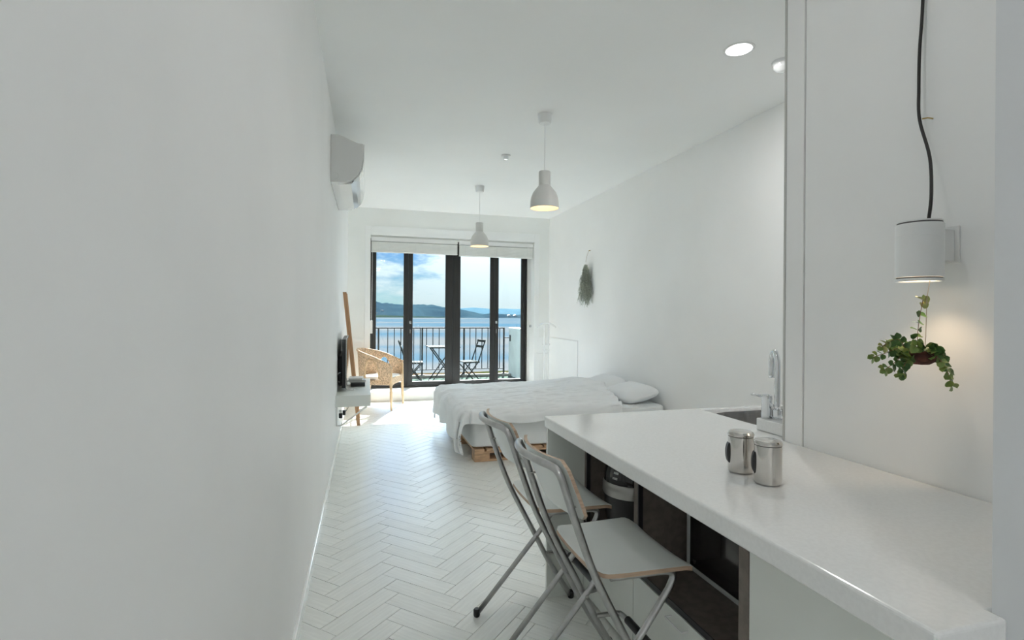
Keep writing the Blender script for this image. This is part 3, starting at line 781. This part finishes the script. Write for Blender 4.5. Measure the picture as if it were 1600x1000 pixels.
MB().box(1.323, 1.334, y0+.019, y0+.138, z0+.017, z1-.017).build('control_panel', blackg, t)
MB().lathe([(0, 0), (.009, 0), (.009, .002), (0, .002)], (0, 0, 0), 14).build('badge', steel, t)
bd2 = [o for o in D.objects if o.parent == t and o.name.startswith('badge')][0]; bd2.rotation_euler = (0, R(-90), 0); bd2.location = (1.3215, y1-.05, z0+.04)
# rice cooker
t = thing('rice_cooker', 'round black rice cooker with a silver band in the far compartment under the counter', 'rice cooker', (1.285, 2.296, .3735))
MB().lathe([(0, 0), (.085, 0), (.11, .02), (.128, .08), (.136, .165), (.137, .185), (0, .185)], n=48).build('body', blackp, t, smooth=30)
MB().lathe([(0, .1855), (.140, .1855), (.143, .195), (.142, .240), (.138, .247), (0, .247)], n=48).build('silver_band', mat('band_metal', (.45, .44, .42), .3, .8), t, smooth=30)
MB().lathe([(0, .2475), (.137, .2475), (.134, .29), (.118, .35), (.092, .395), (.06, .42), (0, .425)], n=48).build('lid', blackg, t, smooth=30)
lm = mat('button_print', (.65, .65, .65), .5)
for k, (th_, z) in enumerate(((R(206), .278), (R(207), .302), (R(208), .326))):
    r_ = .1345-(z-.29)*.27+.003
    for q in (-.010, -.003, .004, .010):
        a = th_+q/.13
        MB().box(-.0006, .0006, -.0022, .0022, -.005, .005, Matrix.Translation((r_*cos(a), r_*sin(a), z)) @ Matrix.Rotation(a, 4, 'Z') @ Matrix.Rotation(R(-16), 4, 'Y')).build('button_mark', lm, t)
# sink and tap
t = thing('kitchen_sink', 'stainless steel sink basin set into the far end of the counter', 'sink', (0, 0, 0))
sx0, sx1, sy0, sy1 = 1.803, 2.477, 2.003, 2.452
def basin(a, c):
    th = 2*pi*a; sg = lambda v: math.copysign(abs(v)**.32, v)
    prof = [(1.0, 0), (.965, -.004), (.93, -.012), (.92, -.05), (.90, -.15), (.84, -.175), (.4, -.18), (0.02, -.185)]
    k = c*(len(prof)-1); i = min(int(k), len(prof)-2); f = k-i
    r = prof[i][0]*(1-f)+prof[i+1][0]*f; z = prof[i][1]*(1-f)+prof[i+1][1]*f
    ee = 1 if r > .99 else 0
    cx_, cy_ = (sx0+sx1)/2, (sy0+sy1)/2
    X, Y = sg(cos(th)), sg(sin(th))
    m_ = max(abs(X), abs(Y)); 
    if r > .985: X, Y = X/m_, Y/m_
    return Vector((cx_+X*r*(sx1-sx0)/2, cy_+Y*r*(sy1-sy0)/2, ZC-.003+z))
so = MB().grid(basin, 72, 28, closeu=True).build('basin', steel, t, smooth=40)
MB().lathe([(0, 0), (.04, 0), (.042, .003), (.03, .005), (0, .004)], (2.14, 2.228, ZC-.188), 24).build('drain', chrome, t, smooth=30)
o = MB().box(1.722, 3.2, 1.774, 1.965, ZC+.001, ZC+.054).build('raised_ledge', quartz, bevel=.004); tag(o, 'low white raised ledge on the counter behind the partition, carrying the tap', 'ledge')
t = thing('kitchen_tap', 'chrome kitchen tap with a tall hooked spout and side lever', 'tap', (1.79, 1.915, ZC+.055))
MB().lathe([(0, 0), (.024, 0), (.024, .006), (.019, .008), (.019, .040), (0, .040)], n=24).build('spout_base', chrome, t, smooth=35)
MB().tube(smooth_path([(0, 0, .038), (0, 0, .17), (0, 0, .245), (.004, .012, .280), (.012, .030, .296), (.022, .052, .282), (.026, .062, .255), (.027, .065, .175)], 5), .0125, 14).build('spout', chrome, t, smooth=0)
MB().lathe([(0, 0), (.022, 0), (.022, .078), (.024, .081), (.024, .10), (.018, .106), (0, .108)], (-.022, .040, 0), 24).build('valve_body', chrome, t, smooth=35)
MB().tube([(-.040, .05, .096), (-.085, .062, .104)], [.007, .006], 10).build('lever', chrome, t, smooth=0)
MB().tube([(-.02, .025, .07), (0, 0, .035)], .008, 10).build('link_pipe', chrome, t, smooth=0)
# canisters
def canister(loc, rz, label):
    t = thing('steel_canister', label, 'canister', loc, rz, 'steel canisters on the counter')
    MB().lathe([(0, 0), (.035, 0), (.038, .003), (.0395, .010), (.0395, .1165), (0, .1165)], n=48).build('body', mugm, t, smooth=30)
    MB().lathe([(0, .1168), (.0375, .1168), (.0375, .1188), (0, .1188)], n=40).build('gasket', gasket, t)
    MB().lathe([(0, .119), (.0405, .119), (.041, .121), (.0405, .127), (.037, .1315), (.028, .134), (0, .1345)], n=48).build('lid', mugm, t, smooth=25)
    hp = []
    for i in range(13):
        ph = -pi/2+pi*i/12; hp.append((.0365+.0105*cos(ph), .063+.034*sin(ph)))
    mb = MB(); mb.prism(hp, -.011, .011, 'y'); g = mb.build('grip', blackp, t, bevel=.002)
    return t
canister((1.207, 1.447, ZC+.0005), R(158), 'steel canister with dark side grip, the farther left one of the pair')
canister((1.205, 1.325, ZC+.0005), R(150), 'steel canister with dark side grip, the nearer right one of the pair')
# ------------------------------------------------------------------ wall lamp with cable
t = thing('wall_lamp', 'white cylindrical outdoor-style wall lamp above the counter', 'lamp', (1.575, 1.145, 1.525))
r0 = .0585
MB().lathe([(0, .172), (r0-.004, .172), (r0-.0035, .176), (0, .179)], n=56).build('top_cap', whitep, t, smooth=30)
MB().lathe([(r0-.004, .168), (r0-.004, .1725)], n=56).build('seam_ring', gasket, t)
MB().lathe([(0, .1675), (r0-.002, .1675), (r0, .165), (r0, .132), (r0-.0008, .1315), (r0-.0008, .1305), (r0, .130), (r0, .012), (r0-.003, .012), (r0-.006, .02), (r0-.006, .10), (0, .10)], n=56).build('shade', whitep, t, smooth=30)
MB().lathe([(r0-.0035, .008), (r0-.0035, .0115)], n=56).build('seam_ring', gasket, t)
MB().lathe([(r0-.009, .004), (r0-.009, 0), (r0-.001, 0), (r0, .004), (r0-.001, .0078), (r0-.004, .0078)], n=56).build('bottom_ring', whitep, t, smooth=30)
MB().lathe([(0, .003), (r0-.0092, .003), (r0-.0092, .006), (0, .006)], n=48).build('lens', wlglow, t)
MB().box(.052, .108, -.024, .024, .060, .155).build('mount_arm', whitep, t, bevel=.004)
MB().box(.108, .114, -.035, .035, .055, .165).build('wall_plate', whitep, t, bevel=.002)
for z in (.056, .159): MB().lathe([(0, -.002), (.005, -.002), (.005, .002), (0, .002)], (.066, -.015, z), 12).build('screw', steel, t)
l = lamp('lamp_beam', 'SPOT', (.0, 0, -.004), 2.6, (1, .74, .48), spot_size=R(120), spot_blend=.8, shadow_soft_size=.035); l.parent = t
pts = smooth_path([(1.583, 1.125, 1.702), (1.600, 1.13, 1.78), (1.635, 1.16, 1.90), (1.655, 1.205, 2.03), (1.662, 1.213, 2.13), (1.667, 1.215, 2.25), (1.676, 1.213, 2.40), (1.680, 1.21, 2.7), (1.68, 1.21, 3.10)], 6)
t = thing('power_cable', 'black cable running down the wall to the white wall lamp', 'cable', (0, 0, 0))
MB().tube(pts, .0046, 8).build('cable_run', cablem, t, smooth=0)
MB().tube([(1.655, 1.197, 2.03), (1.668, 1.190, 2.032), (1.689, 1.190, 2.032)], .0022, 8).build('cable_clip', brass, t)
# ------------------------------------------------------------------ hanging plant
PC = Vector((1.545, 1.125, 1.305))
t = thing('hanging_plant', 'small trailing green plant hanging on a string under the white wall lamp', 'plant', PC)
MB().tube([(.028, -.012, .222), (.022, -.008, .17), (.030, .0, .06), (.026, 0, .02)], .0010, 6).build('string', stringm, t)
MB().lathe([(0, -.022), (.02, -.02), (.042, -.006), (.050, .010), (.046, .018), (.02, .016), (0, .014)], (.012, 0, 0), 20).build('coconut_pot', coconut, t, smooth=40)
# leaf meshes shared
def leafmesh(fold):
    mb = MB(); n = 10; c = mb.bm.verts.new((.011, 0, -.0006)); t0 = mb.bm.verts.new((0, 0, 0)); rg = []
    for i in range(n+1):
        a = pi*i/n
        for s in (1,): pass
    up, dn = [], []
    for i in range(1, 6):
        x = .022*i/6; w = .0112*sqrt(max(0, 1-(2*(i/6)**.93-1)**2))
        up.append(mb.bm.verts.new((x, w, fold*w))); dn.append(mb.bm.verts.new((x, -w, fold*w)))
    mid = [mb.bm.verts.new((.022*i/6, 0, 0)) for i in range(1, 6)]; tip = mb.bm.verts.new((.0235, 0, -.001))
    mb.bm.verts.remove(c)
    for side in (up, dn):
        mb.bm.faces.new((t0, mid[0], side[0]))
        for i in range(4): mb.bm.faces.new((mid[i], mid[i+1], side[i+1], side[i]))
        mb.bm.faces.new((mid[4], tip, side[4]))
    me = D.meshes.new('leaf'); bmesh.ops.recalc_face_normals(mb.bm, faces=mb.bm.faces); mb.bm.to_mesh(me); mb.bm.free()
    me.polygons.foreach_set('use_smooth', [True]*len(me.polygons)); return me
leafmeshes = []
for mm in (leafA, leafB, leafC):
    for fold in (.12, .42):
        me = leafmesh(fold); me.materials.append(mm); leafmeshes.append(me)
CR = Vector((cos(R(16.2)), -sin(R(16.2)), 0)); CF = Vector((sin(R(16.2)), cos(R(16.2)), 0))
def leaf(p, d, size, kind):
    o = D.objects.new('leaf', leafmeshes[kind*2+random.randint(0, 1)]); COL.objects.link(o); o.parent = t
    d = d.normalized(); n = Vector((random.uniform(-1, 1), random.uniform(-1.3, .2), random.uniform(-.2, 1.2)))
    n = (n-d*n.dot(d)).normalized(); y = n.cross(d)
    o.matrix_local = Matrix.Translation(p) @ Matrix((d, y, n)).transposed().to_4x4() @ Matrix.Scale(size, 4)
# stems laid out across the wall side to side (a) and up (b), with their own depth (c)
stems = [
 [(-.005, 0, .02), (-.028, -.0, .012), (-.062, -.005, .050), (-.095, -.01, .046), (-.120, -.012, .030)],
 [(-.01, 0, .01), (-.05, -.01, .012), (-.085, -.02, -.012), (-.118, -.02, -.034)],
 [(-.01, 0, .01), (-.045, .015, .025), (-.085, .02, .01), (-.125, .02, -.002)],
 [(-.02, 0, .01), (-.05, -.02, -.005), (-.07, -.03, -.028), (-.078, -.03, -.045)],
 [(.0, 0, .02), (-.002, 0, .06), (.004, 0, .11), (.014, 0, .165)],
 [(.02, 0, .02), (.05, -.01, .018), (.068, -.015, -.015), (.078, -.02, -.05), (.086, -.02, -.078)],
 [(.02, .01, .02), (.055, .02, .02), (.075, .02, .0)],
 [(.0, -.02, .02), (.02, -.045, .005), (.04, -.055, -.025)],
 [(.0, .02, .03), (-.02, .04, .035), (-.05, .045, .03)],
 [(.0, -.01, .03), (-.02, -.03, .03), (-.045, -.04, .035)],
]
def W3(q): return CR*q[0]*.93+CF*q[1]+Vector((0, 0, q[2]))
nleaf = 0
for si, st in enumerate(stems):
    pts = smooth_path([W3(q) for q in st], 5)
    MB().tube(pts, .0010, 5).build('stem', stemm, t)
    for i in range(3, len(pts), 2):
        d = (pts[i]-pts[i-1]).normalized()
        for s in (-1, 1):
            sd = d.cross(Vector((random.uniform(-.3, .3), -1, random.uniform(-.3, .3)))).normalized()*s
            tip = i > len(pts)-5
            kind = (2 if si in (4, 0) else 1) if tip and random.random() < .75 and si != 3 else (1 if random.random() < .28 else 0)
            if si == 5: kind = 0 if random.random() < .6 else 1
            leaf(pts[i], sd*1.0+d*.5+Vector((0, 0, random.uniform(-.5, .2))), random.uniform(.72, 1.05), kind); nleaf += 1
    leaf(pts[-1], pts[-1]-pts[-2], .7, 1)
for i in range(80):
    a = random.uniform(-pi, pi); r_ = sqrt(random.random())
    p = CR*(.004+.052*r_*cos(a))+CF*(.036*r_*sin(a)-.008)+Vector((0, 0, .012+.020*random.random()-.030*(r_*cos(a))**2*1-.01*(cos(a) > .3)*r_))
    dd = CR*cos(a)+CF*sin(a)*.8+Vector((0, 0, random.uniform(-.5, .5)))
    leaf(p, dd, random.uniform(.8, 1.2), 0 if random.random() < .72 else (1 if random.random() < .85 else 2))
# ------------------------------------------------------------------ folding bar chairs
def bar_chair(loc, rz, label):
    t = thing('folding_bar_chair', label, 'chair', loc, rz, 'grey-framed folding bar chairs at the counter')
    hw = .196
    top = []
    A1 = [(.147, .015), (.03, .20), (-.045, .345), (-.178, .60), (-.248, .78), (-.291, .905)]
    # one bent tube: front foot, up the side, over the top, down the other side
    up = [Vector((x, hw+.006*max(0, (.6-z))/.6, z)) for x, z in A1]
    over = [Vector((-.306, hw-.004, .942)), Vector((-.318, hw-.03, .955)), Vector((-.344, .10, .961)), Vector((-.360, 0, .963)), Vector((-.344, -.10, .961)), Vector((-.318, -hw+.03, .955)), Vector((-.306, -hw+.004, .942))]
    dn = [Vector((v.x, -v.y, v.z)) for v in reversed(up)]
    body = smooth_path(up+over+dn, 4)
    MB().tube(body, .0125, 10, flat=1.0).build('back_frame', chairm, t, smooth=0)
    for s in (-1, 1):
        B = [(-.336, .015), (-.045, .345), (.092, .525), (.108, .560), (.096, .580), (.05, .586), (-.12, .589)]
        yy = hw-.024
        pts = [Vector((x, s*(yy+.004*max(0, .6-z)/.6), z)) for x, z in B]
        pp = [pts[0], pts[1]]+smooth_path(pts[2:], 4)
        MB().tube(pp, .0115, 10).build('leg', chairm, t, smooth=0)
        MB().lathe([(0, 0), (.013, 0), (.016, .008), (.016, .030), (.012, .036), (0, .036)], (-.340, s*(yy+.004), 0), 14).build('rubber_foot', blackp, t, smooth=30)
        MB().lathe([(0, 0), (.013, 0), (.016, .008), (.016, .030), (.012, .036), (0, .036)], (.151, s*(hw+.006), 0), 14).build('rubber_foot', blackp, t, smooth=30)
        MB().tube([(-.045, s*(yy-.012), .345), (-.045, s*(hw+.016), .345)], .006, 8).build('pivot_bolt', steel, t)
        MB().tube([(.008, s*(hw+.002), .243), (.075, s*(hw-.002), .245)], .0095, 8).build('footrest_arm', steel, t)
        MB().box(-.135, -.03, s*(yy-.004)-.003, s*(yy-.004)+.003, .50, .575, Matrix.Rotation(0, 4, 'Y')).build('seat_hinge', blackp, t, bevel=.002) if False else None
    fr = smooth_path([(.065, hw-.002, .245), (.098, hw-.008, .246), (.114, hw-.035, .246), (.116, 0, .246), (.114, -hw+.035, .246), (.098, -hw+.008, .246), (.065, -hw+.002, .245)], 5)
    MB().tube(fr, .0105, 10).build('footrest', chairm, t, smooth=0)
    MB().tube([(.116, .135, .246), (.116, -.135, .246)], .0155, 12).build('footrest_grip', blackp, t, smooth=40)
    # seat: moulded ply, front edge rolled down
    N1, N2 = 22, 18
    def outline(xn, yn):
        return None
    def seatf(top):
        def f(a, c):
            x = -.170+.345*a
            wdt = .197+.016*a
            y = (-1+2*c)*wdt
            # rounded corners
            r = .038; ex = min(x+.170, .175-x)
            if ex < r: y *= 1-(1-sqrt(max(0, 1-((r-ex)/r)**2)))*r/wdt
            z = .612-.010*(1-abs(2*c-1)**2.5)+.004*math.exp(-((x+.17)/.05)**2)
            if x > .125: z -= ((x-.125)/.05)**2*.018
            return Vector((x, y, z-(0 if top else .014)))
        return f
    sb = MB()
    T = [[sb.bm.verts.new(seatf(True)(i/N1, j/N2)) for j in range(N2+1)] for i in range(N1+1)]
    Bm = [[sb.bm.verts.new(seatf(False)(i/N1, j/N2)) for j in range(N2+1)] for i in range(N1+1)]
    for i in range(N1):
        for j in range(N2):
            sb.bm.faces.new((T[i][j], T[i+1][j], T[i+1][j+1], T[i][j+1])); sb.bm.faces.new((Bm[i][j+1], Bm[i+1][j+1], Bm[i+1][j], Bm[i][j]))
    edge = []
    for i in range(N1):
        edge.append(sb.bm.faces.new((T[i+1][0], T[i][0], Bm[i][0], Bm[i+1][0]))); edge.append(sb.bm.faces.new((T[i][N2], T[i+1][N2], Bm[i+1][N2], Bm[i][N2])))
    for j in range(N2):
        edge.append(sb.bm.faces.new((T[0][j], T[0][j+1], Bm[0][j+1], Bm[0][j]))); edge.append(sb.bm.faces.new((T[N1][j+1], T[N1][j], Bm[N1][j], Bm[N1][j+1])))
    for e in edge: e.material_index = 1
    so = sb.build('seat', seatm, t, smooth=40); so.data.materials.append(plym)
    # backrest
    bb = MB(); N1, N2 = 24, 8
    def bf(off):
        def f(a, c):
            y = (-1+2*a)*.212; z = .785+.190*c
            k = 1-abs(y/.212)**2
            r = .04; ez = min(z-.785, .975-z)
            yy = y
            if ez < r: yy = y*(1-(1-sqrt(max(0, 1-((r-ez)/r)**2)))*r/.212*.9)
            x = -.245-(z-.795)*.40-.036*k+off
            return Vector((x+.022, yy, z))
        return f
    T = [[bb.bm.verts.new(bf(.012)(i/N1, j/N2)) for j in range(N2+1)] for i in range(N1+1)]
    Bm = [[bb.bm.verts.new(bf(0)(i/N1, j/N2)) for j in range(N2+1)] for i in range(N1+1)]
    edge = []
    for i in range(N1):
        for j in range(N2):
            bb.bm.faces.new((T[i][j], T[i+1][j], T[i+1][j+1], T[i][j+1])); bb.bm.faces.new((Bm[i][j+1], Bm[i+1][j+1], Bm[i+1][j], Bm[i][j]))
        edge.append(bb.bm.faces.new((T[i+1][0], T[i][0], Bm[i][0], Bm[i+1][0]))); edge.append(bb.bm.faces.new((T[i][N2], T[i+1][N2], Bm[i+1][N2], Bm[i][N2])))
    for j in range(N2):
        edge.append(bb.bm.faces.new((T[0][j], T[0][j+1], Bm[0][j+1], Bm[0][j]))); edge.append(bb.bm.faces.new((T[N1][j+1], T[N1][j], Bm[N1][j], Bm[N1][j+1])))
    for e in edge: e.material_index = 1
    bo = bb.build('backrest', seatm, t, smooth=40); bo.data.materials.append(plym)
    for s in (-1, 1):
        for z in (.83, .90):
            x = -.238-(z-.78)*.38
            MB().tube([(x-.014, s*(hw-.012), z), (x+.012, s*(hw-.012), z)], .004, 8).build('screw', steel, t)
    return t
bar_chair((.882, 2.245, 0), R(1.0), 'white-seated folding bar chair farther from the camera, next to the counter end panel')
bar_chair((.886, 1.680, 0), R(0.5), 'white-seated folding bar chair nearer the camera, in front of the microwave compartment')
